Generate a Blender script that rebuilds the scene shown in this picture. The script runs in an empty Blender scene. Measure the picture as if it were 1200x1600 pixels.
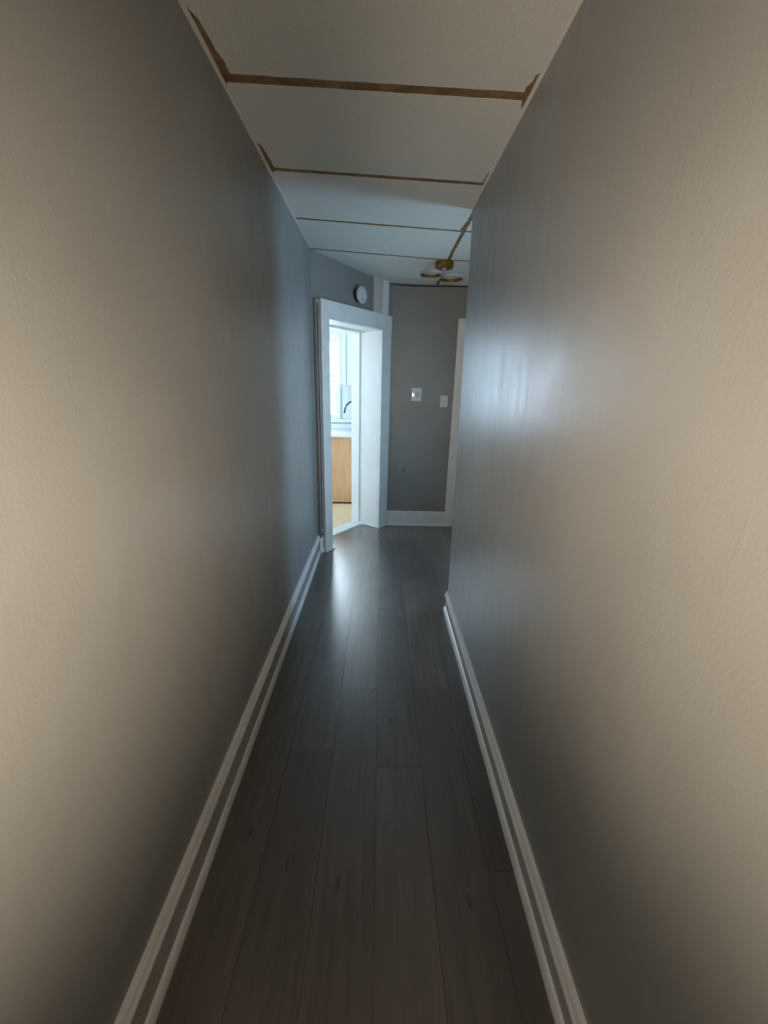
import bpy, bmesh, math, random
from mathutils import Matrix, Vector
random.seed(7)
scene = bpy.context.scene
C = scene.collection

# ------------------------------------------------------------------ camera
W_PX, F_PX = 1200.0, 635.0
def rot_x(a): return Matrix.Rotation(a, 3, 'X')
def rot_z(a): return Matrix.Rotation(a, 3, 'Z')
cam_d = bpy.data.cameras.new('camera')
cam_d.sensor_fit = 'HORIZONTAL'; cam_d.sensor_width = 36.0
cam_d.lens = 36.0 * F_PX / W_PX
cam_d.clip_start = 0.02; cam_d.clip_end = 200
cam = bpy.data.objects.new('camera', cam_d); C.objects.link(cam)
cam.matrix_world = (Matrix.Translation((0, 0, 1.5)) @
    (rot_z(math.radians(-0.7682)) @ rot_x(math.pi/2 - math.radians(17.6335)) @ rot_z(math.radians(1.4))).to_4x4())
scene.camera = cam

# ------------------------------------------------------------------ view, world, daylight
vs = scene.view_settings
vs.view_transform = 'Standard'; vs.look = 'None'; vs.gamma = 1.0; vs.use_curve_mapping = False
vs.exposure = 0.0
world = bpy.data.worlds.new('overcast_sky'); scene.world = world; world.use_nodes = True
bg = world.node_tree.nodes['Background']
bg.inputs['Color'].default_value = (0.72, 0.87, 1.0, 1); bg.inputs['Strength'].default_value = 40.0

def area_light(name, loc, target, sx, sy, power, colour, spread=180, portal=False):
    d = bpy.data.lights.new(name, 'AREA'); d.shape = 'RECTANGLE'; d.size = sx; d.size_y = sy
    d.energy = power; d.color = colour; d.spread = math.radians(spread)
    if portal: d.cycles.is_portal = True
    o = bpy.data.objects.new(name, d); C.objects.link(o); o.location = loc
    o.rotation_euler = (Vector(target) - Vector(loc)).to_track_quat('-Z', 'Y').to_euler()
    return o
# two added warm lamps behind the photographer, unseen, crossing to the opposite walls
area_light('rear_added_light', (-0.38, -0.71, 1.28), (0.487, 0.74, 1.50), 0.16, 0.36, 10.2, (1.0, 0.82, 0.62), 62)
area_light('rear_added_light', (0.33, -0.71, 1.28), (-0.545, 0.52, 1.31), 0.16, 0.36, 10.2, (1.0, 0.82, 0.62), 62)
area_light('kitchen_added_opening_light', (-2.42, 4.6, 1.55), (0, 4.6, 1.55), 0.4, 0.9, 0, (0.62, 0.8, 1.0), portal=True)  # portal of an added, unseen opening that brightens the kitchen
area_light('rear_fill_light', (-0.025, -0.70, 1.15), (0.0, 1, 1.15), 0.3, 0.3, 6.0, (1.0, 0.80, 0.58), 180)  # added unseen fill that warms the near ceiling and floor
# cool daylight through the kitchen window and the foyer window
area_light('kitchen_window_light', (-1.05, 5.80, 1.55), (-1.05, 4.0, 1.5), 0.95, 0.98, 0, (0.75, 0.88, 1.0), portal=True)
area_light('foyer_window_light', (1.53, 2.86, 1.35), (0, 2.9, 1.30), 0.32, 0.95, 14.0, (0.42, 0.72, 1.0), 120)

# ------------------------------------------------------------------ helpers
def new_obj(name, bm, mat, parent=None, smooth=False, kind=None):
    me = bpy.data.meshes.new(name); bmesh.ops.recalc_face_normals(bm, faces=bm.faces[:]); bm.to_mesh(me); bm.free()
    if mat: me.materials.append(mat)
    if smooth:
        for p in me.polygons: p.use_smooth = True
    o = bpy.data.objects.new(name, me); C.objects.link(o)
    if parent: o.parent = parent
    if kind: o['kind'] = kind
    return o
def empty(name, loc=(0, 0, 0), rz=0.0, kind=None):
    o = bpy.data.objects.new(name, None); C.objects.link(o); o.location = loc; o.rotation_euler = (0, 0, rz)
    o.empty_display_size = 0.05
    if kind: o['kind'] = kind
    return o
def tag(o, label, cat, group=None):
    o['label'] = label; o['category'] = cat
    if group: o['group'] = group
    return o
def box(bm, x0, x1, y0, y1, z0, z1, bevel=0.0):
    v = [bm.verts.new(p) for p in [(x0,y0,z0),(x1,y0,z0),(x1,y1,z0),(x0,y1,z0),(x0,y0,z1),(x1,y0,z1),(x1,y1,z1),(x0,y1,z1)]]
    fs = [bm.faces.new([v[i] for i in q]) for q in [(3,2,1,0),(4,5,6,7),(0,1,5,4),(1,2,6,5),(2,3,7,6),(3,0,4,7)]]
    if bevel > 0:
        es = list({e for f in fs for e in f.edges})
        bmesh.ops.bevel(bm, geom=es, offset=bevel, segments=2, profile=0.5, affect='EDGES')
    return bm
def B(*a, **k): return box(bmesh.new(), *a, **k)
def prism(bm, pts, z0, z1, top_z=None):
    n = len(pts)
    a = [bm.verts.new((p[0], p[1], z0)) for p in pts]
    b = [bm.verts.new((p[0], p[1], (top_z(p) if top_z else z1))) for p in pts]
    bm.faces.new(a[::-1]); bm.faces.new(b)
    for i in range(n): bm.faces.new([a[i], a[(i+1) % n], b[(i+1) % n], b[i]])
    return bm
def sweep(bm, prof, p0, p1, side, close=True):
    """profile points (out, z) swept from p0 to p1 on the ground; out is measured along side"""
    s = Vector((side[0], side[1], 0)); rings = []
    for p in (p0, p1):
        rings.append([bm.verts.new(Vector((p[0], p[1], 0)) + s*o + Vector((0, 0, z))) for o, z in prof])
    n = len(prof)
    for i in range(n): bm.faces.new([rings[0][i], rings[0][(i+1) % n], rings[1][(i+1) % n], rings[1][i]])
    bm.faces.new(rings[0][::-1]); bm.faces.new(rings[1])
    return bm
def lathe(bm, prof, n=40, cap0=True, cap1=True):
    rings = [[bm.verts.new((r*math.cos(2*math.pi*i/n), r*math.sin(2*math.pi*i/n), z)) for i in range(n)] for r, z in prof]
    for a, b in zip(rings, rings[1:]):
        for i in range(n): bm.faces.new([a[i], a[(i+1) % n], b[(i+1) % n], b[i]])
    if cap0: bm.faces.new(rings[0][::-1])
    if cap1: bm.faces.new(rings[-1])
    return bm
def ring_lathe(bm, prof, n=48):
    rings = [[bm.verts.new((r*math.cos(2*math.pi*i/n), r*math.sin(2*math.pi*i/n), z)) for i in range(n)] for r, z in prof]
    for k in range(len(rings)):
        a, b = rings[k], rings[(k+1) % len(rings)]
        for i in range(n): bm.faces.new([a[i], a[(i+1) % n], b[(i+1) % n], b[i]])
    return bm
def tube(bm, pts, r, n=10):
    pts = [Vector(p) for p in pts]; rings = []
    for i, p in enumerate(pts):
        t = (pts[min(i+1, len(pts)-1)] - pts[max(i-1, 0)]).normalized()
        up = Vector((0, 0, 1)) if abs(t.z) < 0.9 else Vector((1, 0, 0))
        u = t.cross(up).normalized(); w = t.cross(u)
        rr = r(i/(len(pts)-1)) if callable(r) else r
        rings.append([bm.verts.new(p + (u*math.cos(2*math.pi*k/n) + w*math.sin(2*math.pi*k/n))*rr) for k in range(n)])
    for a, b in zip(rings, rings[1:]):
        for k in range(n): bm.faces.new([a[k], a[(k+1) % n], b[(k+1) % n], b[k]])
    bm.faces.new(rings[0][::-1]); bm.faces.new(rings[-1])
    return bm
def clip_poly(poly, inside):
    """Sutherland-Hodgman against half planes (nx, ny, c): nx*x+ny*y<=c"""
    for nx, ny, c in inside:
        out = []
        for i in range(len(poly)):
            p, q = poly[i], poly[(i+1) % len(poly)]
            dp, dq = nx*p[0]+ny*p[1]-c, nx*q[0]+ny*q[1]-c
            if dp <= 0: out.append(p)
            if (dp < 0 < dq) or (dq < 0 < dp):
                t = dp/(dp-dq); out.append((p[0]+(q[0]-p[0])*t, p[1]+(q[1]-p[1])*t))
        poly = out
        if len(poly) < 3: return []
    return poly

# ------------------------------------------------------------------ materials
def mat(name, col, rough=0.5, spec=0.5, metal=0.0, build=None, emit=None):
    m = bpy.data.materials.new(name); m.use_nodes = True; nt = m.node_tree; b = nt.nodes['Principled BSDF']
    b.inputs['Base Color'].default_value = (*col, 1); b.inputs['Roughness'].default_value = rough
    b.inputs['Specular IOR Level'].default_value = spec; b.inputs['Metallic'].default_value = metal
    if emit: b.inputs['Emission Color'].default_value = (*emit[0], 1); b.inputs['Emission Strength'].default_value = emit[1]
    if build: build(nt, b)
    return m
def N(nt, t, **kw):
    n = nt.nodes.new(t)
    for k, v in kw.items():
        if k in n.inputs.keys(): n.inputs[k].default_value = v
        else: setattr(n, k, v)
    return n
def coord(nt, scale=(1, 1, 1), out='Object'):
    tc = N(nt, 'ShaderNodeTexCoord'); mp = N(nt, 'ShaderNodeMapping'); mp.inputs['Scale'].default_value = scale
    nt.links.new(tc.outputs[out], mp.inputs['Vector']); return mp.outputs['Vector']
def noise(nt, vec, scale, detail=4, rough=0.5):
    n = N(nt, 'ShaderNodeTexNoise'); n.inputs['Scale'].default_value = scale; n.inputs['Detail'].default_value = detail
    n.inputs['Roughness'].default_value = rough; nt.links.new(vec, n.inputs['Vector']); return n.outputs['Fac']
def ramp(nt, fac, stops):
    r = N(nt, 'ShaderNodeValToRGB'); e = r.color_ramp.elements
    while len(e) < len(stops): e.new(0.5)
    for s, (p, c) in zip(e, stops): s.position = p; s.color = (*c, 1) if len(c) == 3 else c
    nt.links.new(fac, r.inputs['Fac']); return r.outputs['Color']
def bump(nt, b, h, strength=0.2, dist=0.01, prev=None):
    n = N(nt, 'ShaderNodeBump'); n.inputs['Strength'].default_value = strength; n.inputs['Distance'].default_value = dist
    nt.links.new(h, n.inputs['Height'])
    if prev: nt.links.new(prev, n.inputs['Normal'])
    nt.links.new(n.outputs['Normal'], b.inputs['Normal']); return n.outputs['Normal']
def mathn(nt, op, a, b=None):
    n = N(nt, 'ShaderNodeMath', operation=op)
    for i, v in enumerate((a, b)):
        if v is None: continue
        if isinstance(v, (int, float)): n.inputs[i].default_value = v
        else: nt.links.new(v, n.inputs[i])
    return n.outputs[0]

def wall_paint(nt, b):
    v = coord(nt)
    base = noise(nt, v, 2.2, 3)
    c = ramp(nt, base, [(0.3, (0.205, 0.208, 0.203)), (0.7, (0.235, 0.238, 0.232))])
    nt.links.new(c, b.inputs['Base Color'])
    n1 = bump(nt, b, noise(nt, v, 140, 3), 0.18, 0.002)                     # roller stipple
    n2 = bump(nt, b, noise(nt, v, 7, 2), 0.13, 0.010, n1)                   # uneven old plaster
    vs_ = coord(nt, (14, 14, 1.6))
    streak = ramp(nt, noise(nt, vs_, 3, 3, 0.6), [(0.60, (0, 0, 0)), (0.72, (1, 1, 1))])   # paint runs
    bump(nt, b, streak, 0.08, 0.002, n2)
    r = ramp(nt, noise(nt, coord(nt, (6, 6, 1)), 4, 3), [(0.3, (0.34,)*3), (0.7, (0.42,)*3)])
    nt.links.new(r, b.inputs['Roughness'])
M_wall = mat('grey_wall_paint', (0.3, 0.3, 0.29), 0.34, 0.5, build=wall_paint)

def white_trim(nt, b):
    v = coord(nt)
    c = ramp(nt, noise(nt, v, 9, 5), [(0.25, (0.63, 0.635, 0.63)), (0.6, (0.73, 0.735, 0.73))])
    nt.links.new(c, b.inputs['Base Color'])
    bump(nt, b, noise(nt, v, 45, 4), 0.35, 0.003)
M_trim = mat('white_gloss_trim', (0.75, 0.75, 0.74), 0.35, 0.5, build=white_trim)
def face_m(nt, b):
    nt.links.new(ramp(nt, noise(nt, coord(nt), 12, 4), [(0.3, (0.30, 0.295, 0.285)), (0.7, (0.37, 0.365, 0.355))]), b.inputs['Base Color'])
M_face = mat('shaded_baseboard_face', (0.34, 0.335, 0.325), 0.5, build=face_m)  # shade under the cap, painted in as a darker grey
M_white = mat('white_paint', (0.78, 0.79, 0.78), 0.45)
M_kwall = mat('pale_kitchen_paint', (0.68, 0.76, 0.78), 0.6)
M_plastic = mat('white_plastic', (0.55, 0.55, 0.535), 0.4)
M_grey_plate = mat('grey_painted_plate', (0.25, 0.255, 0.25), 0.45)
M_dark = mat('dark_slot', (0.02, 0.02, 0.02), 0.6)
M_cable = mat('black_cable', (0.025, 0.025, 0.027), 0.5)
M_brown_cable = mat('dark_brown_cable', (0.07, 0.06, 0.055), 0.6)
M_edge_shade = mat('shaded_casing_edge', (0.26, 0.255, 0.26), 0.7)  # shade on the casing's side, painted in as grey

def tile_m(nt, b):
    v = coord(nt)
    c = ramp(nt, noise(nt, v, 230, 2, 0.7), [(0.3, (0.53, 0.53, 0.495)), (0.65, (0.66, 0.66, 0.62))])
    oi = N(nt, 'ShaderNodeObjectInfo'); mx = N(nt, 'ShaderNodeHueSaturation')
    nt.links.new(c, mx.inputs['Color']); nt.links.new(mathn(nt, 'MULTIPLY_ADD', oi.outputs['Random'], 0.08), mx.inputs['Value'])
    nt.nodes[-1].inputs[2].default_value = 0.95
    nt.links.new(mx.outputs['Color'], b.inputs['Base Color'])
    bump(nt, b, noise(nt, v, 220, 3, 0.7), 0.6, 0.002)
M_tile = mat('fibre_ceiling_tile', (0.6, 0.6, 0.57), 0.85, 0.2, build=tile_m)
def back_m(nt, b):
    c = ramp(nt, noise(nt, coord(nt), 22, 4), [(0.3, (0.13, 0.085, 0.042)), (0.7, (0.25, 0.175, 0.095))])
    nt.links.new(c, b.inputs['Base Color'])
M_backing = mat('brown_ceiling_backing', (0.25, 0.17, 0.09), 0.9, 0.1, build=back_m)

KNOTS = [(-0.105, 0.863), (0.300, 0.817), (-0.276, 0.915), (-0.425, 1.013), (0.075, 1.505), (0.092, 1.28),
         (-0.30, 1.95), (0.33, 1.9), (-0.08, 2.5), (0.15, 3.1), (-0.2, 3.9), (0.4, 3.6)]
def plank_m(nt, b):
    tc = N(nt, 'ShaderNodeTexCoord'); oi = N(nt, 'ShaderNodeObjectInfo')
    off = N(nt, 'ShaderNodeCombineXYZ')
    nt.links.new(mathn(nt, 'MULTIPLY', oi.outputs['Random'], 37.0), off.inputs[0])
    nt.links.new(mathn(nt, 'MULTIPLY', oi.outputs['Random'], 91.0), off.inputs[1])
    add = N(nt, 'ShaderNodeVectorMath', operation='ADD'); nt.links.new(tc.outputs['Object'], add.inputs[0]); nt.links.new(off.outputs[0], add.inputs[1])
    mp = N(nt, 'ShaderNodeMapping'); mp.inputs['Scale'].default_value = (38, 2.2, 1); nt.links.new(add.outputs[0], mp.inputs['Vector'])
    g = noise(nt, mp.outputs['Vector'], 1.0, 6, 0.62)
    mp2 = N(nt, 'ShaderNodeMapping'); mp2.inputs['Scale'].default_value = (190, 6, 1); nt.links.new(add.outputs[0], mp2.inputs['Vector'])
    g2 = noise(nt, mp2.outputs['Vector'], 1.0, 3, 0.5)
    c = ramp(nt, mathn(nt, 'ADD', mathn(nt, 'MULTIPLY', g, 0.72), mathn(nt, 'MULTIPLY', g2, 0.28)),
             [(0.30, (0.050, 0.040, 0.035)), (0.50, (0.088, 0.074, 0.066)), (0.72, (0.130, 0.112, 0.100))])
    hs = N(nt, 'ShaderNodeHueSaturation'); nt.links.new(c, hs.inputs['Color'])
    v = mathn(nt, 'MULTIPLY_ADD', oi.outputs['Random'], 0.5); nt.nodes[-1].inputs[2].default_value = 0.76
    nt.links.new(v, hs.inputs['Value'])
    sx = N(nt, 'ShaderNodeSeparateXYZ'); nt.links.new(tc.outputs['Object'], sx.inputs[0])
    warp = mathn(nt, 'MULTIPLY', mathn(nt, 'SUBTRACT', noise(nt, tc.outputs['Object'], 30, 3), 0.5), 0.9)
    dmin = None
    for i, (kx, ky) in enumerate(KNOTS):
        w, l = (0.0065, 0.030) if i % 3 else (0.008, 0.026)
        dx = mathn(nt, 'DIVIDE', mathn(nt, 'SUBTRACT', sx.outputs[0], kx), w)
        dy = mathn(nt, 'DIVIDE', mathn(nt, 'SUBTRACT', sx.outputs[1], ky), l)
        d = mathn(nt, 'ADD', mathn(nt, 'MULTIPLY', dx, dx), mathn(nt, 'MULTIPLY', dy, dy))
        dmin = d if dmin is None else mathn(nt, 'MINIMUM', dmin, d)
    k = ramp(nt, mathn(nt, 'ADD', dmin, warp), [(0.0, (0.22,)*3), (0.35, (0.45,)*3), (1.0, (1, 1, 1))])
    mx = N(nt, 'ShaderNodeMix', data_type='RGBA', blend_type='MULTIPLY'); mx.inputs[0].default_value = 1.0
    nt.links.new(hs.outputs['Color'], mx.inputs[6]); nt.links.new(k, mx.inputs[7])
    nt.links.new(mx.outputs[2], b.inputs['Base Color'])
    r = ramp(nt, g, [(0.3, (0.28,)*3), (0.7, (0.33,)*3)]); nt.links.new(r, b.inputs['Roughness'])
    bump(nt, b, g2, 0.06, 0.0006)
M_plank = mat('dark_vinyl_plank', (0.06, 0.055, 0.05), 0.4, 1.0, build=plank_m)
def sub_m(nt, b): nt.links.new(ramp(nt, noise(nt, coord(nt), 30), [(0.3, (0.015,)*3), (0.7, (0.03,)*3)]), b.inputs['Base Color'])
M_plank.node_tree.nodes['Principled BSDF'].inputs['Coat Weight'].default_value = 0.7
M_plank.node_tree.nodes['Principled BSDF'].inputs['Coat Roughness'].default_value = 0.33
M_sub = mat('subfloor', (0.03, 0.03, 0.03), 0.9, build=sub_m)
def kfloor_m(nt, b):
    c = ramp(nt, noise(nt, coord(nt, (2, 8, 1)), 4, 5), [(0.3, (0.62, 0.48, 0.30)), (0.7, (0.74, 0.60, 0.40))])
    nt.links.new(c, b.inputs['Base Color'])
M_kfloor = mat('tan_kitchen_vinyl', (0.6, 0.45, 0.23), 0.5, build=kfloor_m)
def wood_m(nt, b):
    c = ramp(nt, noise(nt, coord(nt, (14, 14, 1.2)), 3, 5), [(0.3, (0.50, 0.28, 0.135)), (0.7, (0.62, 0.37, 0.20))])
    nt.links.new(c, b.inputs['Base Color'])
M_wood = mat('maple_cabinet_panel', (0.58, 0.34, 0.18), 0.45, build=wood_m)
M_counter = mat('white_counter', (0.75, 0.78, 0.80), 0.25)
def brass_m(nt, b):
    c = ramp(nt, noise(nt, coord(nt, (1, 1, 30)), 6, 3), [(0.3, (0.24, 0.13, 0.035)), (0.7, (0.36, 0.21, 0.065))])
    nt.links.new(c, b.inputs['Base Color'])
M_brass = mat('brushed_brass', (0.45, 0.28, 0.09), 0.32, metal=1.0, build=brass_m)
M_diffuser = mat('unlit_grey_diffuser', (0.36, 0.35, 0.37), 0.4)
M_bronze = mat('dark_bronze', (0.035, 0.025, 0.03), 0.4, metal=0.4)
M_nickel = mat('brushed_nickel', (0.5, 0.5, 0.5), 0.3, metal=1.0)
M_lamp = mat('glowing_indicator', (1, 1, 1), 0.4, emit=((1, 1, 0.97), 1.6))
def glass_nodes(nt, b):
    out = nt.nodes['Material Output']; t = N(nt, 'ShaderNodeBsdfTransparent'); g = N(nt, 'ShaderNodeBsdfGlossy')
    t.inputs['Color'].default_value = (0.96, 0.98, 0.98, 1)
    g.inputs['Roughness'].default_value = 0.02; mx = N(nt, 'ShaderNodeMixShader'); lw = N(nt, 'ShaderNodeFresnel'); lw.inputs['IOR'].default_value = 1.45
    nt.links.new(lw.outputs[0], mx.inputs[0]); nt.links.new(t.outputs[0], mx.inputs[1]); nt.links.new(g.outputs[0], mx.inputs[2])
    nt.links.new(mx.outputs[0], out.inputs['Surface'])
M_glass = mat('window_glass', (1, 1, 1), 0.02, build=glass_nodes)
def siding_m(nt, b):
    c = ramp(nt, noise(nt, coord(nt), 3), [(0.3, (0.52, 0.58, 0.64)), (0.7, (0.60, 0.66, 0.72))]); nt.links.new(c, b.inputs['Base Color'])
M_siding = mat('pale_blue_siding', (0.56, 0.62, 0.68), 0.7, build=siding_m)
M_pink = mat('faded_pink_awning', (0.75, 0.36, 0.45), 0.7)

# ------------------------------------------------------------------ dimensions (metres)
XL, XR = -0.545, 0.487          # hall wall faces
YB = -0.75                      # wall behind the photographer
YE = 4.27                       # end wall face
CZ = 2.43
def cz(y): return CZ if y < 3.4 else CZ - 0.045*(y-3.4)/(YE-3.4)
Y_CORNER = 2.58
XE = 1.55                       # east wall of the foyer
# the diagonal wall with the kitchen doorway: plane through A (front of the casing), D along it, Nn towards the hall
A = Vector((-0.53, 3.39)); D = Vector((0.61, 0.86)).normalized(); Nn = Vector((D.y, -D.x))
def dw(s, depth): p = A + D*s - Nn*depth; return (p.x, p.y)
DA = math.atan2(D.y, D.x)
S0, S1, DOOR_H = 0.186, 0.920, 1.968
WALL_D, JAMB_D, BACK_D, SIDE_D = 0.042, 0.22, 0.36, 0.268

# ------------------------------------------------------------------ walls
def leaning_wall():             # right wall, its free end leans slightly away towards the top
    bm = bmesh.new()
    pts = [(XR, YB, 0), (XR, 2.50, 0), (XR+0.13, 2.50, 0), (XR+0.13, YB, 0), (XR, YB, 2.5), (XR, 2.665, 2.5), (XR+0.13, 2.665, 2.5), (XR+0.13, YB, 2.5)]
    v = [bm.verts.new(p) for p in pts]
    for q in [(0,3,2,1),(4,5,6,7),(0,1,5,4),(1,2,6,5),(2,3,7,6),(3,0,4,7)]: bm.faces.new([v[i] for i in q])
    e = [ed for ed in bm.edges if {tuple(ed.verts[0].co), tuple(ed.verts[1].co)} == {tuple(v[1].co), tuple(v[5].co)}]
    bmesh.ops.bevel(bm, geom=e, offset=0.012, segments=4, profile=0.5, affect='EDGES')
    return bm
wall_right = new_obj('wall_right', leaning_wall(), M_wall, kind='structure')
new_obj('wall_left', B(XL-0.12, XL, YB, 3.47, 0, 2.5), M_wall, kind='structure')
new_obj('wall_foyer_south', B(XR+0.131, XE, 2.38, 2.50, 0, 2.5), M_wall, kind='structure')

def wall_diag():
    bm = bmesh.new()
    prism(bm, [(XL, 3.437), dw(S0-0.02, WALL_D), dw(S0-0.02, BACK_D), dw(-0.02, BACK_D)], 0, 2.5)
    prism(bm, [dw(S1+0.02, WALL_D), (0.051, YE), (0.06, YE+0.15), dw(S1+0.25, BACK_D), dw(S1+0.02, BACK_D)], 0, 2.5)
    prism(bm, [dw(S0-0.02, WALL_D), dw(S1+0.02, WALL_D), dw(S1+0.02, BACK_D), dw(S0-0.02, BACK_D)], DOOR_H+0.02, 2.5)
    return bm
new_obj('wall_diagonal', wall_diag(), M_wall, kind='structure')

DX0 = 0.835                     # opening of the end-wall door
def wall_end():
    bm = bmesh.new()
    box(bm, 0.053, DX0, YE, YE+0.13, 0, 2.5)
    box(bm, DX0, XE, YE, YE+0.13, 2.02, 2.5)
    return bm
new_obj('wall_end', wall_end(), M_wall, kind='structure')

def wall_with_hole_x(x0, x1, y0, y1, ya, yb, za, zb, h=2.5):
    bm = bmesh.new()
    box(bm, x0, x1, y0, ya, 0, h); box(bm, x0, x1, yb, y1, 0, h); box(bm, x0, x1, ya, yb, 0, za); box(bm, x0, x1, ya, yb, zb, h)
    return bm
def wall_with_hole_y(y0, y1, x0, x1, xa, xb, za, zb, h=2.5):
    bm = bmesh.new()
    box(bm, x0, xa, y0, y1, 0, h); box(bm, xb, x1, y0, y1, 0, h); box(bm, xa, xb, y0, y1, 0, za); box(bm, xa, xb, y0, y1, zb, h)
    return bm
new_obj('wall_foyer_east', wall_with_hole_x(XE, XE+0.12, 2.38, YE+0.13, 2.66, 3.06, 0.85, 1.85), M_wall, kind='structure')
new_obj('wall_back', B(XL-0.12, XR+0.13, YB-0.12, YB, 0, 2.5), M_wall, kind='structure')
# kitchen shell
KX0, KY1 = -2.3, 5.65
new_obj('wall_kitchen_north', wall_with_hole_y(KY1, KY1+0.12, KX0, 0.45, -1.5, -0.6, 1.04, 2.015), M_kwall, kind='structure')
new_obj('wall_kitchen_west', wall_with_hole_x(KX0-0.1, KX0, 3.5, KY1+0.12, 4.4, 4.8, 1.05, 2.0), M_kwall, kind='structure')  # west opening is added, out of view, to brighten the kitchen
new_obj('wall_kitchen_east', B(0.35, 0.45, 4.41, KY1, 0, 2.5), M_kwall, kind='structure')
new_obj('wall_kitchen_south', B(KX0, -0.835, 3.5, 3.6, 0, 2.5), M_kwall, kind='structure')
def kitchen_lining():           # kitchen side of the diagonal wall
    bm = bmesh.new()
    prism(bm, [dw(-0.03, BACK_D+0.001), dw(S0-0.02, BACK_D+0.001), dw(S0-0.02, BACK_D+0.012), dw(-0.03, BACK_D+0.012)], 0, 2.5)
    prism(bm, [dw(S0-0.02, BACK_D+0.001), dw(S1+0.02, BACK_D+0.001), dw(S1+0.02, BACK_D+0.012), dw(S0-0.02, BACK_D+0.012)], DOOR_H+0.02, 2.5)
    return bm
new_obj('wall_kitchen_diagonal', kitchen_lining(), M_kwall, kind='structure')
new_obj('ceiling_kitchen', B(KX0, 0.35, 3.6, KY1, 2.435, 2.5), M_kwall, kind='structure')

# ------------------------------------------------------------------ floors
floor = new_obj('floor', prism(bmesh.new(), [(XL, YB), (XR, YB), (XR, 2.5), (XE, 2.5), (XE, YE), (0.06, YE), dw(S1, WALL_D), dw(S1, JAMB_D), dw(S0, JAMB_D), dw(S0, WALL_D), (XL, 3.43)], -0.06, -0.006), M_sub, kind='structure')
halls = {}
npl = (-Nn.x, -Nn.y, -(Nn.x*dw(0, WALL_D)[0] + Nn.y*dw(0, WALL_D)[1]))       # keep the hall side of the diagonal wall
REG_HALL = [(-1, 0, -XL), (0, 1, YE), npl]
REG_FOYER = [(0, -1, -2.5), (1, 0, XE), (0, 1, YE), npl]
n2 = (Nn.x, Nn.y, Nn.x*dw(0, WALL_D)[0] + Nn.y*dw(0, WALL_D)[1])
n3 = (-Nn.x, -Nn.y, -(Nn.x*dw(0, JAMB_D)[0] + Nn.y*dw(0, JAMB_D)[1]))
sd = (-D.x, -D.y, -(D.x*dw(S0, 0)[0] + D.y*dw(S0, 0)[1])); se = (D.x, D.y, D.x*dw(S1, 0)[0] + D.y*dw(S1, 0)[1])
REG_DOOR = [n2, n3, sd, se]
def add_plank(bm, poly):
    inset = 0.0003; cx = sum(p[0] for p in poly)/len(poly); cy = sum(p[1] for p in poly)/len(poly)
    lo = [bm.verts.new((p[0], p[1], -0.006)) for p in poly]
    mid = [bm.verts.new((p[0], p[1], -0.0008)) for p in poly]
    top = [bm.verts.new((p[0] + math.copysign(min(inset, abs(cx-p[0])), cx-p[0]), p[1] + math.copysign(min(inset, abs(cy-p[1])), cy-p[1]), 0.0)) for p in poly]
    n = len(poly); bm.faces.new(lo[::-1]); bm.faces.new(top)
    for i in range(n):
        j = (i+1) % n
        bm.faces.new([lo[i], lo[j], mid[j], mid[i]]); bm.faces.new([mid[i], mid[j], top[j], top[i]])
PW, PL, GAP = 0.185, 1.22, 0.0005
edges_x = [XL] + [0.01 + PW*k for k in range(-2, 3)] + [XR] + [XR + PW*k for k in range(1, 6)] + [XE]
row_off = [0.30, 1.35, 0.49, 0.05, 0.50, 0.90, 0.70, 0.15, 0.95, 0.5, 0.2, 0.8]
for r in range(len(edges_x)-1):
    x0, x1 = edges_x[r] + GAP/2, edges_x[r+1] - GAP/2
    y = row_off[r % len(row_off)] - 3*PL
    while y < YE:
        rect = [(x0, y+GAP/2), (x1, y+GAP/2), (x1, y+PL-GAP/2), (x0, y+PL-GAP/2)]
        bm = bmesh.new(); got = False
        for reg in ([REG_HALL + [(0, -1, -YB)], REG_DOOR] if x1 < XR else [REG_FOYER]):
            pl = clip_poly(rect, reg)
            if len(pl) >= 3 and max(p[1] for p in pl)-min(p[1] for p in pl) > 0.01:
                add_plank(bm, pl); got = True
        if got: new_obj('floor_plank', bm, M_plank, floor)
        else: bm.free()
        y += PL
new_obj('floor_kitchen', prism(bmesh.new(), [(KX0, 3.6), dw(-0.02, BACK_D), dw(S1+0.3, BACK_D), (0.35, 4.5), (0.35, KY1), (KX0, KY1)], -0.05, 0.0), M_kfloor, kind='structure')

# ------------------------------------------------------------------ ceiling: brown backing with fibre tiles below it
def backing():
    bm = bmesh.new()
    for poly in ([(XL-0.1, YB-0.1), (XR+0.12, YB-0.1), (XR+0.12, 2.42), (XR+0.12, 3.4), (XL-0.1, 3.4)],
                 [(XR+0.12, 2.42), (XE+0.1, 2.42), (XE+0.1, 3.4), (XR+0.12, 3.4)],
                 [(XL-0.1, 3.4), (XE+0.1, 3.4), (XE+0.1, YE+0.1), (0.0, YE+0.1), (-0.64, 3.46)]):
        lo = [bm.verts.new((x, y, cz(y)+0.0012)) for x, y in poly]; hi = [bm.verts.new((x, y, 2.56)) for x, y in poly]
        bm.faces.new(lo[::-1]); bm.faces.new(hi)
        for i in range(len(poly)): bm.faces.new([lo[i], lo[(i+1) % len(poly)], hi[(i+1) % len(poly)], hi[i]])
    return bm
ceiling = new_obj('ceiling', backing(), M_backing, kind='structure')
def edge_pts(p, q, jitter, n=22):
    out = []
    for i in range(n):
        t = i/n; w = 0 if i == 0 else 1
        x, y = p[0]+(q[0]-p[0])*t, p[1]+(q[1]-p[1])*t
        L = math.hypot(q[0]-p[0], q[1]-p[1]) or 1; nx, ny = -(q[1]-p[1])/L, (q[0]-p[0])/L
        j = random.uniform(-1, 1)*jitter*w
        out.append((x+nx*j, y+ny*j))
    return out
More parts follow.
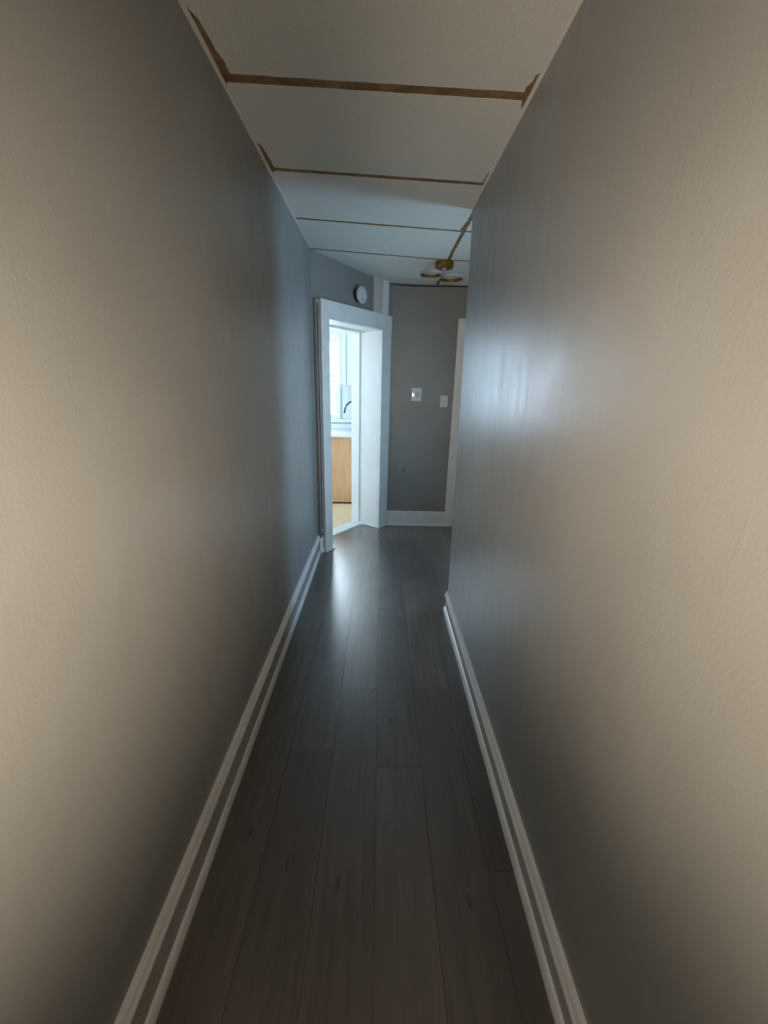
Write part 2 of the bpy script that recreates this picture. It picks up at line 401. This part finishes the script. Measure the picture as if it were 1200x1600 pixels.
def tile(corners, regs, jit=0.0016, bites=()):
    poly = []
    for i in range(len(corners)): poly += edge_pts(corners[i], corners[(i+1) % len(corners)], jit)
    pp = []
    for x, y in poly:
        for bx, yj, ln, wd in bites:                # broken-away edges that bare the brown backing, widest at the joint
            k = (yj-y)/ln
            if 0 <= k < 1 and abs(x-bx) < 0.02: x += wd*(0.45 + 0.55*(1-k))*min(1, (1-k)*4)*random.uniform(0.85, 1.12)*(1 if bx < 0 else -1)
        pp.append((x, y))
    poly = clip_poly(pp, regs)
    if len(poly) < 3: return
    new_obj('ceiling_tile', prism(bmesh.new(), poly, 0, 0, None) if False else tile_bm(poly), M_tile, ceiling)
def tile_bm(poly):
    bm = bmesh.new(); n = len(poly)
    lo = [bm.verts.new((x, y, cz(y))) for x, y in poly]; hi = [bm.verts.new((x, y, cz(y)+0.0011)) for x, y in poly]
    f = bm.faces.new(lo[::-1]); g = bm.faces.new(hi)
    for i in range(n): bm.faces.new([lo[i], lo[(i+1) % n], hi[(i+1) % n], hi[i]])
    bmesh.ops.triangulate(bm, faces=[f, g])
    return bm
# joints: (y at left wall, y at right), gap width; XJ is the lengthwise joint
XJ = 0.503
joints = [(-0.70, -0.68, 0.02), (-0.10, -0.06, 0.02), (0.505, 0.535, 0.02), (1.095, 1.125, 0.026), (1.686, 1.728, 0.042), (2.274, 2.362, 0.032), (2.865, 3.003, 0.028), (3.44, 3.60, 0.024), (4.03, 4.16, 0.010), (4.62, 4.75, 0.01)]
npl_c = (-Nn.x, -Nn.y, -(Nn.x*dw(0, WALL_D)[0] + Nn.y*dw(0, WALL_D)[1]) )
BITES = [(XL, 1.70, 0.32, 0.042), (XR, 1.73, 0.13, 0.034), (XR, 1.72, -0.09, 0.026), (XL, 2.29, 0.28, 0.034), (XR, 2.37, 0.16, 0.024), (XL, 1.68, -0.05, 0.020), (XR, 3.01, 0.16, 0.016)]
for (l0, r0, g0), (l1, r1, g1) in zip(joints, joints[1:]):
    def yy(x, l, r): return l + (r-l)*(x-XL)/(XR-XL)
    xa, xb = XL-0.0, XR - 0.003 if r1 < 2.9 else XJ - 0.012
    a0 = (xa+0.004, yy(xa, l0, r0)+g0/2); b0 = (xb, yy(xb, l0, r0)+g0/2); b1 = (xb, yy(xb, l1, r1)-g1/2); a1 = (xa+0.004, yy(xa, l1, r1)-g1/2)
    regs = [(0, -1, -YB), (0, 1, YE-0.002), npl_c]
    tile([a0, b0, b1, a1], regs, bites=BITES)
    if r1 > 2.5:
        for xs, xe in ((XJ+0.014, 1.10), (1.112, XE)):
            sl = 0.06
            q = [(xs, yy(XR, l0, r0)+sl*(xs-XR)+g0/2), (xe, yy(XR, l0, r0)+sl*(xe-XR)+g0/2), (xe, yy(XR, l1, r1)+sl*(xe-XR)-g1/2), (xs, yy(XR, l1, r1)+sl*(xs-XR)-g1/2)]
            tile(q, [(0, -1, -2.5), (0, 1, YE-0.002), (1, 0, XE)])

# thin white wall angle where ceiling meets the hall walls
def angle_strip(x, sgn, y0, y1):
    bm = bmesh.new(); n = 60
    pts = []
    for i in range(n+1):
        y = y0 + (y1-y0)*i/n; w = 0.013 + random.uniform(-0.0015, 0.0015)
        pts.append([bm.verts.new(p) for p in ((x, y, cz(y)-0.004), (x+sgn*w, y, cz(y)-0.004), (x+sgn*w, y, cz(y)-0.001), (x, y, cz(y)-0.001))])
    for p, q in zip(pts, pts[1:]):
        for k in range(4): bm.faces.new([p[k], p[(k+1) % 4], q[(k+1) % 4], q[k]])
    bm.faces.new(pts[0]); bm.faces.new(pts[-1][::-1])
    return bm
M_angle = mat('off_white_wall_angle', (0.62, 0.60, 0.56), 0.6)
new_obj('trim_1', angle_strip(XL, 1, YB, 3.42), M_angle, kind='structure')
new_obj('trim_2', angle_strip(XR, -1, YB, 2.65), M_angle, kind='structure')

# ------------------------------------------------------------------ baseboards: board, cap moulding and shoe are parts
def baseboard(name, p0, p1, side, h=0.175, d=0.012, cap=0.020, trims=(0, 0), face=None):
    t = (Vector(p1)-Vector(p0)).normalized()
    e0 = Vector(p0) + t*trims[0]; q = Vector(p1)
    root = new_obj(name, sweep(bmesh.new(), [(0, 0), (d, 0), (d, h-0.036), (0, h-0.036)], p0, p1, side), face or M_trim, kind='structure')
    new_obj('cap_moulding', sweep(bmesh.new(), [(0, h-0.036), (cap-0.003, h-0.036), (cap, h-0.033), (cap-0.0005, h-0.026), (cap-0.006, h-0.016), (cap-0.009, h-0.006), (cap-0.012, h-0.001), (0.0, h)], p0, q - t*trims[1], side), M_trim, root)
    new_obj('shoe_moulding', sweep(bmesh.new(), [(d, 0), (d+0.014, 0), (d+0.0135, 0.012), (d+0.011, 0.022), (d+0.007, 0.030), (d, 0.034)], p0, q, side), M_trim, root)
    return root
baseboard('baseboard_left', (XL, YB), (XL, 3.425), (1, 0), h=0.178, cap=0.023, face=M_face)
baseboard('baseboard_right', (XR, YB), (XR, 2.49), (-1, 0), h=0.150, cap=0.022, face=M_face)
# short return beside the kitchen doorway, and the end wall
bl = baseboard('baseboard_diagonal', dw(0.045, WALL_D), dw(0.088, WALL_D), (Nn.x, Nn.y), h=0.165)
def end_base():
    bm = bmesh.new(); prof = [(0, 0), (0.016, 0), (0.016, 0.150), (0.010, 0.158), (0, 0.162)]
    return sweep(bm, prof, (0.085, YE), (0.727, YE), (0, -1))
be = new_obj('baseboard_end', end_base(), M_trim, kind='structure')
new_obj('shoe_moulding', sweep(bmesh.new(), [(0.016, 0), (0.030, 0), (0.028, 0.010), (0.022, 0.016), (0.016, 0.018)], (0.10, YE), (0.80, YE), (0, -1)), M_trim, be)

# ------------------------------------------------------------------ kitchen doorway
door1 = empty('door_1', (A.x, A.y, 0), DA, kind='structure')       # local x runs along the wall, local -y faces the hall
def db(x0, x1, d0, d1, z0, z1, bevel=0.0): return B(x0, x1, d0, d1, z0, z1, bevel=bevel)
new_obj('casing', db(0.0895, S0, 0.0, WALL_D-0.001, 0, DOOR_H+0.002, 0.003), M_trim, door1)
new_obj('casing', db(S1, 1.070, 0.0, WALL_D-0.001, 0, DOOR_H+0.002, 0.003), M_trim, door1)
new_obj('head_casing', db(0.0895, 1.073, -0.001, WALL_D-0.001, DOOR_H+0.002, 2.108, 0.003), M_trim, door1)
new_obj('casing_edge', db(0.046, 0.089, 0.014, WALL_D-0.001, 0.15, 2.10, 0.002), M_edge_shade, door1)
new_obj('inner_bead', db(S1-0.008, S1-0.0005, -0.004, 0.016, 0.0, DOOR_H-0.001, 0.002), M_trim, door1)
new_obj('jamb', db(S0-0.018, S0-0.0005, WALL_D, SIDE_D, 0, DOOR_H), M_white, door1)
new_obj('jamb', db(S1+0.0005, S1+0.018, WALL_D-0.02, SIDE_D, 0, DOOR_H), M_white, door1)
new_obj('head_jamb', db(S0-0.018, S1+0.018, WALL_D, JAMB_D, DOOR_H, DOOR_H+0.018), M_white, door1)
new_obj('stop_jamb', db(S0-0.018, S0+0.012, SIDE_D+0.0003, BACK_D, 0, DOOR_H), M_white, door1)
new_obj('stop_jamb', db(S1-0.010, S1+0.018, SIDE_D+0.0003, BACK_D+0.01, 0, DOOR_H), M_white, door1)
new_obj('head_stop', db(S0+0.012, S1-0.014, JAMB_D+0.002, BACK_D, DOOR_H-0.016, DOOR_H+0.018), M_white, door1)
new_obj('threshold', db(S0+0.0, S1-0.001, JAMB_D+0.001, SIDE_D, -0.004, 0.012, 0.003), M_trim, door1)
new_obj('threshold', db(S0+0.0125, S1-0.0105, SIDE_D+0.0005, BACK_D+0.004, -0.004, 0.012, 0.004), M_trim, door1)
for sx0, sx1 in ((0.0895, S0+0.012), (S1-0.012, 1.06)):
    new_obj('shoe_moulding', db(sx0, sx1, -0.014, -0.0005, 0.0, 0.014, 0.004), M_trim, door1)
new_obj('shoe_moulding', db(S1-0.014, S1-0.001, 0.0, JAMB_D, 0.0, 0.014, 0.004), M_trim, door1)

# boxed pipe chase over the doorway
ch = empty('pipe_chase', (A.x, A.y, 0), DA)
tag(ch, 'white boxed pipe chase rising from the kitchen door casing to the ceiling', 'pipe box')
new_obj('back_board', db(0.79, 0.9187, 0.010, WALL_D-0.001, 2.109, 2.398, 0.002), mat('yellowish_white_board', (0.50, 0.48, 0.44), 0.6), ch)  # back board is a darker, yellower white than the front board
new_obj('front_board', db(0.919, 1.012, -0.001, WALL_D-0.001, 2.109, 2.395, 0.003), M_trim, ch)

# smoke detector over the doorway
sdx = 0.60
p = dw(sdx, WALL_D)
det = empty('smoke_detector', (p[0], p[1], 2.212)); tag(det, 'round white smoke detector on the wall above the kitchen doorway', 'smoke detector')
rot = Matrix.Rotation(math.pi/2, 4, 'X')
Rz = Matrix.Rotation(DA, 4, 'Z')
def disc(name, prof, m, parent, off=0.0):
    bm = lathe(bmesh.new(), prof, 48)
    bmesh.ops.transform(bm, matrix=Rz @ rot, verts=bm.verts)
    return new_obj(name, bm, m, parent, smooth=False)
disc('base_plate', [(0.058, 0.001), (0.060, 0.004), (0.060, 0.016), (0.052, 0.018), (0.040, 0.022), (0.040, 0.028)], M_dark, det)
disc('cover', [(0.055, 0.027), (0.064, 0.029), (0.067, 0.034), (0.067, 0.044), (0.062, 0.051), (0.045, 0.055), (0.020, 0.056)], M_plastic, det)
def at_det(x, z, bm):
    bmesh.ops.transform(bm, matrix=Rz @ Matrix.Translation((x, 0, z)) @ rot, verts=bm.verts); return bm
new_obj('test_button', at_det(-0.004, -0.036, lathe(bmesh.new(), [(0.008, 0.050), (0.008, 0.0555), (0.006, 0.057)], 20)), mat('dark_grey_button', (0.08, 0.085, 0.085), 0.5), det)

# brown cable stapled down the outer edge of the casing
pts = [dw(0.060, 0.008 + 0.0025*math.sin(z*5)) + (z,) for z in [2.07 - 0.05*i for i in range(39)]]
cb = new_obj('door_cable', tube(bmesh.new(), [(p[0], p[1], p[2]) for p in pts], 0.0035, 8), M_brown_cable, smooth=True)
tag(cb, 'thin dark cable running down the left edge of the kitchen door casing', 'cable')
cp = dw(0.060, 0.003)
cl = new_obj('cable_clip', B(cp[0]-0.009, cp[0]+0.009, cp[1]-0.007, cp[1]+0.006, 0.218, 0.232, bevel=0.002), M_plastic, cb)

# black cable sagging along the top of the end wall
pts = []
for i in range(41):
    t = i/40; x = 0.058 + 1.25*t
    z = 2.372 - 0.003*math.sin(t*9) + 0.018*math.exp(-t*16)
    pts.append((x, YE-0.008, z))
cc = new_obj('ceiling_cable', tube(bmesh.new(), pts, lambda t: 0.0055, 8), M_cable, smooth=True)
tag(cc, 'black cable running along the top of the end wall under the ceiling', 'cable')

# ------------------------------------------------------------------ end wall: door, plates
door2 = empty('door_2', (DX0, YE, 0), 0, kind='structure')
new_obj('casing', B(-0.108, -0.030, -0.022, -0.0005, 0, 2.02, bevel=0.003), M_trim, door2)
new_obj('backband', B(-0.0295, -0.002, -0.030, -0.0005, 0, 2.02, bevel=0.003), M_trim, door2)
new_obj('head_casing', B(-0.108, XE-DX0-0.001, -0.024, -0.0005, 2.021, 2.100, bevel=0.003), M_trim, door2)
new_obj('jamb', B(0.0, 0.018, 0, 0.13, 0, 2.018), M_white, door2)
slab = new_obj('door_panel', B(0.019, XE-DX0-0.001, 0.03, 0.065, 0.006, 2.015, bevel=0.002), M_white, door2)
for z0, z1 in ((0.15, 0.85), (1.0, 1.55), (1.65, 1.92)):
    for x0, x1 in ((0.10, 0.33), (0.40, 0.63)):
        new_obj('raised_panel', B(x0, x1, 0.022, 0.0295, z0, z1, bevel=0.003), M_white, slab)
kb = lathe(bmesh.new(), [(0.025, 0), (0.025, 0.006), (0.010, 0.010), (0.010, 0.035), (0.024, 0.042), (0.028, 0.055), (0.020, 0.066)], 24)
bmesh.ops.transform(kb, matrix=Matrix.Translation((0.065, 0.0295, 0.95)) @ rot, verts=kb.verts)
new_obj('door_knob', kb, M_nickel, slab)

def plate(x, z, w, h, m): return B(x-w/2, x+w/2, YE-0.007, YE-0.0005, z-h/2, z+h/2, bevel=0.002)
sw = empty('dimmer_switch', (0.355, YE, 1.394)); tag(sw, 'larger white wall plate with round dial and lit spot on the grey end wall', 'light switch')
def loc_plate(o, w, h, m, name='wall_plate'): return new_obj(name, B(-w/2, w/2, -0.008, -0.0005, -h/2, h/2, bevel=0.0022), m, o)
loc_plate(sw, 0.104, 0.128, M_plastic)
kn = lathe(bmesh.new(), [(0.024, 0), (0.024, 0.004), (0.019, 0.006), (0.018, 0.018), (0.015, 0.020)], 32)
bmesh.ops.transform(kn, matrix=Matrix.Translation((0.008, -0.0085, 0.0)) @ rot, verts=kn.verts); new_obj('dial', kn, mat('grey_white_dial', (0.45, 0.46, 0.45), 0.45), sw)
bm = bmesh.new(); tri = [(-0.040, 0.016), (-0.018, -0.004), (-0.040, -0.020)]
f = [bm.verts.new((x, -0.0085, z)) for x, z in tri]; g = [bm.verts.new((x, -0.0125, z)) for x, z in tri]
bm.faces.new(f); bm.faces.new(g[::-1])
for i in range(3): bm.faces.new([f[i], f[(i+1) % 3], g[(i+1) % 3], g[i]])
new_obj('indicator_light', bm, M_lamp, sw)
for z in (-0.05, 0.05):
    s_ = lathe(bmesh.new(), [(0.003, 0), (0.003, 0.001), (0.002, 0.0015)], 12); bmesh.ops.transform(s_, matrix=Matrix.Translation((0.008, -0.0082, z)) @ rot, verts=s_.verts)
    new_obj('screw', s_, M_nickel, sw)
ts = empty('toggle_switch', (0.638, YE, 1.335)); tag(ts, 'smaller white switch plate nearest the end door casing', 'light switch')
loc_plate(ts, 0.076, 0.114, M_plastic)
new_obj('switch_slot', B(-0.006, 0.006, -0.0095, -0.0082, -0.013, 0.013), mat('shadow_grey_slot', (0.30, 0.30, 0.29), 0.5), ts)
new_obj('toggle', B(-0.004, 0.004, -0.020, -0.0096, 0.0, 0.010, bevel=0.001), M_plastic, ts)
for z in (-0.042, 0.042):
    s_ = lathe(bmesh.new(), [(0.003, 0), (0.003, 0.001), (0.002, 0.0015)], 12); bmesh.ops.transform(s_, matrix=Matrix.Translation((0, -0.0082, z)) @ rot, verts=s_.verts)
    new_obj('screw', s_, M_nickel, ts)
ou = empty('wall_outlet', (0.237, YE, 0.634)); tag(ou, 'grey painted electrical outlet low on the end wall', 'outlet')
loc_plate(ou, 0.114, 0.070, M_grey_plate)
for x in (-0.027, 0.027):
    f_ = lathe(bmesh.new(), [(0.017, 0), (0.017, 0.002), (0.015, 0.003)], 24); bmesh.ops.transform(f_, matrix=Matrix.Translation((x, -0.0082, 0)) @ rot, verts=f_.verts)
    fo = new_obj('receptacle', f_, M_grey_plate, ou)
    bm = bmesh.new()
    for dz in (-0.007, 0.007): box(bm, x-0.005, x+0.005, -0.0118, -0.0113, dz-0.0016, dz+0.0016)
    box(bm, x+0.008, x+0.012, -0.0118, -0.0113, -0.003, 0.003)
    new_obj('slots', bm, M_dark, fo)
new_obj('dark_chip', B(0.006, 0.026, -0.0135, -0.0119, -0.028, -0.012, bevel=0.0005), M_dark, ou)

# ------------------------------------------------------------------ ceiling light: brass canopy and two brass rings
LX, LY, LZ = 0.478, 3.65, cz(3.65)
cl = empty('ceiling_light', (LX, LY, LZ)); tag(cl, 'brass semi-flush ceiling light with two overlapping rings, unlit', 'ceiling light')
new_obj('canopy', lathe(bmesh.new(), [(0.068, -0.042), (0.072, -0.038), (0.072, -0.0005)], 56), M_brass, cl)
new_obj('stem', lathe(bmesh.new(), [(0.018, -0.106), (0.020, -0.102), (0.020, -0.0425)], 28), M_diffuser, cl)
for k, (dx, dy, dz, R) in enumerate(((-0.108, -0.06, -0.096, 0.088), (0.062, 0.02, -0.104, 0.100))):
    r = ring_lathe(bmesh.new(), [(R-0.0065, dz-0.011), (R-0.0065, dz+0.011), (R-0.011, dz+0.011), (R-0.011, dz-0.011)])
    bmesh.ops.translate(r, vec=(dx, dy, 0), verts=r.verts)
    ro = new_obj('ring', r, M_brass, cl)
    q = ring_lathe(bmesh.new(), [(R, dz-0.010), (R, dz+0.0108), (R-0.006, dz+0.0108), (R-0.006, dz-0.010)])
    bmesh.ops.translate(q, vec=(dx, dy, 0), verts=q.verts)
    new_obj('diffuser', q, M_diffuser, ro)
    L = math.hypot(dx, dy); ux, uy = dx/L, dy/L; t0, t1 = 0.021, L - R + 0.002
    if t1 > t0 + 0.004:
        new_obj('arm', tube(bmesh.new(), [(ux*t0, uy*t0, dz), (ux*t1, uy*t1, dz)], 0.005, 10), M_brass, cl)

# ------------------------------------------------------------------ kitchen seen through the doorway
CAB_F = 5.03
sc = empty('sink_cabinet', (-0.5, CAB_F, 0)); tag(sc, 'tan wood base cabinet under the white kitchen counter', 'cabinet')
new_obj('carcass', B(-0.9, 0.55, 0.021, 0.60, 0.085, 0.85), M_wood, sc)
new_obj('toe_kick', B(-0.9, 0.55, 0.035, 0.60, 0.0, 0.0845), M_dark, sc)
new_obj('end_panel', B(-0.30, 0.28, 0.0, 0.020, 0.024, 0.853, bevel=0.001), M_wood, sc)
for x0, x1 in ((-0.895, -0.303), (0.283, 0.548)):
    dr = new_obj('door', B(x0, x1, 0.0, 0.020, 0.024, 0.853, bevel=0.002), M_wood, sc)
    new_obj('handle', tube(bmesh.new(), [(x1-0.05, -0.001, 0.68), (x1-0.05, -0.025, 0.69), (x1-0.05, -0.025, 0.79), (x1-0.05, -0.001, 0.80)], 0.005, 8), M_nickel, dr, smooth=True)
ct = new_obj('countertop', B(-1.45, 0.12, 5.0, 5.645, 0.854, 0.886, bevel=0.003), M_counter)
tag(ct, 'white kitchen countertop with raised rear edge below the window', 'countertop')
new_obj('upstand', B(-1.45, 0.12, 5.625, 5.646, 0.8865, 0.955, bevel=0.002), M_counter, ct)

pts = []
for i in range(25):
    a = math.pi*i/24
    pts.append((-0.325 - 0.155*math.cos(math.pi - a)*-1 if False else -0.33 + 0.135*math.cos(a), 5.40, 1.14 + 0.13*math.sin(a)))
pts = [(-0.195, 5.40, 0.905), (-0.195, 5.40, 1.0), (-0.195, 5.40, 1.08)] + pts + [(-0.474, 5.395, 1.115)]
fc = empty('kitchen_faucet', (-0.195, 5.40, 0.8865)); tag(fc, 'dark bronze gooseneck faucet arching over the kitchen counter', 'faucet')
fb = tube(bmesh.new(), [(p[0]+0.195, p[1]-5.40, p[2]-0.8865) for p in pts], lambda t: 0.010, 12)
new_obj('spout', fb, M_bronze, fc, smooth=True)
new_obj('faucet_base', lathe(bmesh.new(), [(0.028, 0.0), (0.028, 0.010), (0.018, 0.018), (0.016, 0.045)], 28), M_bronze, fc)
new_obj('lever', tube(bmesh.new(), [(0.016, 0, 0.035), (0.05, 0, 0.05), (0.085, 0, 0.075)], 0.006, 8), M_bronze, fc, smooth=True)

uc = empty('wall_cabinet', (-0.52, 5.33, 1.458)); tag(uc, 'white upper kitchen cabinet beside the kitchen window', 'cabinet')
new_obj('carcass', B(0.0, 0.86, 0.020, 0.317, 0.0, 0.80), M_white, uc)
new_obj('filler_strip', B(0.0, 0.016, 0.0, 0.0195, 0.0, 0.80, bevel=0.001), M_white, uc)
for x0, x1 in ((0.018, 0.080), (0.088, 0.47), (0.474, 0.858)):
    dd = new_obj('cabinet_door', B(x0, x1, -0.001, 0.0195, 0.004, 0.796, bevel=0.002), M_white, uc)
    if x1-x0 > 0.2: new_obj('door_frame', B(x0+0.05, x1-0.05, -0.005, -0.0012, 0.06, 0.74, bevel=0.0015), M_white, dd)

# kitchen window
def window_y(name, xa, xb, za, zb, y_in, y_out, mid, inward=-1):
    w = empty(name, ((xa+xb)/2, y_in, za), kind='structure'); hx = (xb-xa)/2; h = zb-za; T = y_out-y_in
    new_obj('casing', B(-hx-0.055, -hx, -0.018, -0.0005, -0.02, h+0.06, bevel=0.002), M_white, w)
    new_obj('casing', B(hx, hx+0.055, -0.018, -0.0005, -0.02, h+0.06, bevel=0.002), M_white, w)
    new_obj('head_casing', B(-hx, hx, -0.018, -0.0005, h, h+0.06, bevel=0.002), M_white, w)
    new_obj('window_sill', B(-hx-0.07, hx+0.34, -0.05, 0.0-0.0005, -0.062, -0.0205, bevel=0.004), M_white, w)
    for nm, z0, z1, yo in (('lower_sash', 0.0, mid+0.02, 0.03), ('upper_sash', mid-0.02, h, 0.065)):
        bm = bmesh.new()
        box(bm, -hx, -hx+0.03, yo, yo+0.03, z0, z1); box(bm, hx-0.03, hx, yo, yo+0.03, z0, z1)
        box(bm, -hx+0.03, hx-0.03, yo, yo+0.03, z0, z0+0.035); box(bm, -hx+0.03, hx-0.03, yo, yo+0.03, z1-0.035, z1)
        s = new_obj(nm, bm, M_white, w)
        new_obj('pane', B(-hx+0.03, hx-0.03, yo+0.013, yo+0.017, z0+0.035, z1-0.035), M_glass, s)
    return w
window_y('window_1', -1.5, -0.6, 1.04, 2.015, KY1, KY1+0.12, 0.53)

# foyer window (x wall) and two added rear windows, unseen, dressing the warm lamps
w2 = empty('window_2', (XE, 2.86, 0.85), kind='structure')
for y0, y1, z0, z1 in ((-0.25, -0.2, -0.05, 1.05), (0.2, 0.25, -0.05, 1.05), (-0.2, 0.2, 1.0, 1.05), (-0.2, 0.2, -0.05, 0.0)):
    new_obj('casing', B(-0.018, -0.0005, y0, y1, z0, z1, bevel=0.002), M_white, w2)
new_obj('sash', wall_with_hole_x(0.03, 0.06, -0.2, 0.2, -0.17, 0.17, 0.03, 0.97, 1.0), M_white, w2)
new_obj('pane', B(0.043, 0.047, -0.17, 0.17, 0.03, 0.97), M_glass, w2)
for nm, wx in (('added_window_3', -0.40), ('added_window_4', 0.35)):
    w3 = empty(nm, (wx, YB, 0.86), kind='structure')
    for x0, x1, z0, z1 in ((-0.12, -0.085, -0.05, 0.95), (0.085, 0.12, -0.05, 0.95), (-0.085, 0.085, 0.90, 0.95), (-0.085, 0.085, -0.05, 0.0)):
        new_obj('casing', B(x0, x1, 0.0005, 0.018, z0, z1, bevel=0.002), M_white, w3)
    new_obj('pane', B(-0.085, 0.085, 0.002, 0.006, 0.0, 0.90), M_glass, w3)
new_obj('sky_blocker', B(0.061, 0.068, -0.2, 0.2, 0.0, 1.0), M_white, w2)  # unseen board added behind the pane to keep the sky out
# added door with a pane, unseen, dressing the rear fill lamp behind the photographer
d3 = empty('added_door_3', (-0.025, YB, 0), kind='structure')
bm = bmesh.new(); wall_pts = ((-0.22, 0.22, 0.004, 0.95), (-0.22, 0.22, 1.35, 2.0), (-0.22, -0.16, 0.95, 1.35), (0.16, 0.22, 0.95, 1.35))
for x0, x1, z0, z1 in wall_pts: box(bm, x0, x1, 0.001, 0.03, z0, z1)
new_obj('door_panel', bm, M_white, d3)
new_obj('pane', B(-0.16, 0.16, 0.008, 0.012, 0.95, 1.35), M_glass, d3)
# house outside the kitchen window
hs = empty('neighbour_house', (-1.6, 9.6, -1.0)); tag(hs, 'pale blue neighbouring house outside the kitchen window', 'house')
new_obj('wall', B(-2.6, 2.2, 0, 3.0, 0, 2.95), M_siding, hs)
bm = bmesh.new()
v = [bm.verts.new(p) for p in [(-2.8, -0.2, 2.95), (2.4, -0.2, 2.95), (2.4, 3.2, 2.95), (-2.8, 3.2, 2.95), (-2.8, 1.5, 3.9), (2.4, 1.5, 3.9)]]
for q in [(3, 2, 1, 0), (0, 1, 5, 4), (2, 3, 4, 5), (0, 4, 3), (1, 2, 5)]: bm.faces.new([v[i] for i in q])
new_obj('roof', bm, mat('grey_shingle_roof', (0.35, 0.36, 0.38), 0.8), hs)
for x in (-1.7, 0.75):
    wn = new_obj('window', B(x-0.4, x+0.4, -0.04, -0.001, 1.5, 2.6, bevel=0.01), M_white, hs)
    new_obj('pane', B(x-0.33, x+0.33, -0.05, -0.041, 1.57, 2.53), M_glass, wn)
bm = bmesh.new()
v = [bm.verts.new(p) for p in [(-0.2, -0.001, 2.35), (1.7, -0.001, 2.35), (1.7, -0.5, 2.05), (-0.2, -0.5, 2.05), (-0.2, -0.001, 2.30), (1.7, -0.001, 2.30), (1.7, -0.5, 2.0), (-0.2, -0.5, 2.0)]]
for q in [(0, 1, 2, 3), (7, 6, 5, 4), (3, 2, 6, 7), (0, 3, 7, 4), (1, 5, 6, 2), (0, 4, 5, 1)]: bm.faces.new([v[i] for i in q])
new_obj('awning', bm, M_pink, hs)
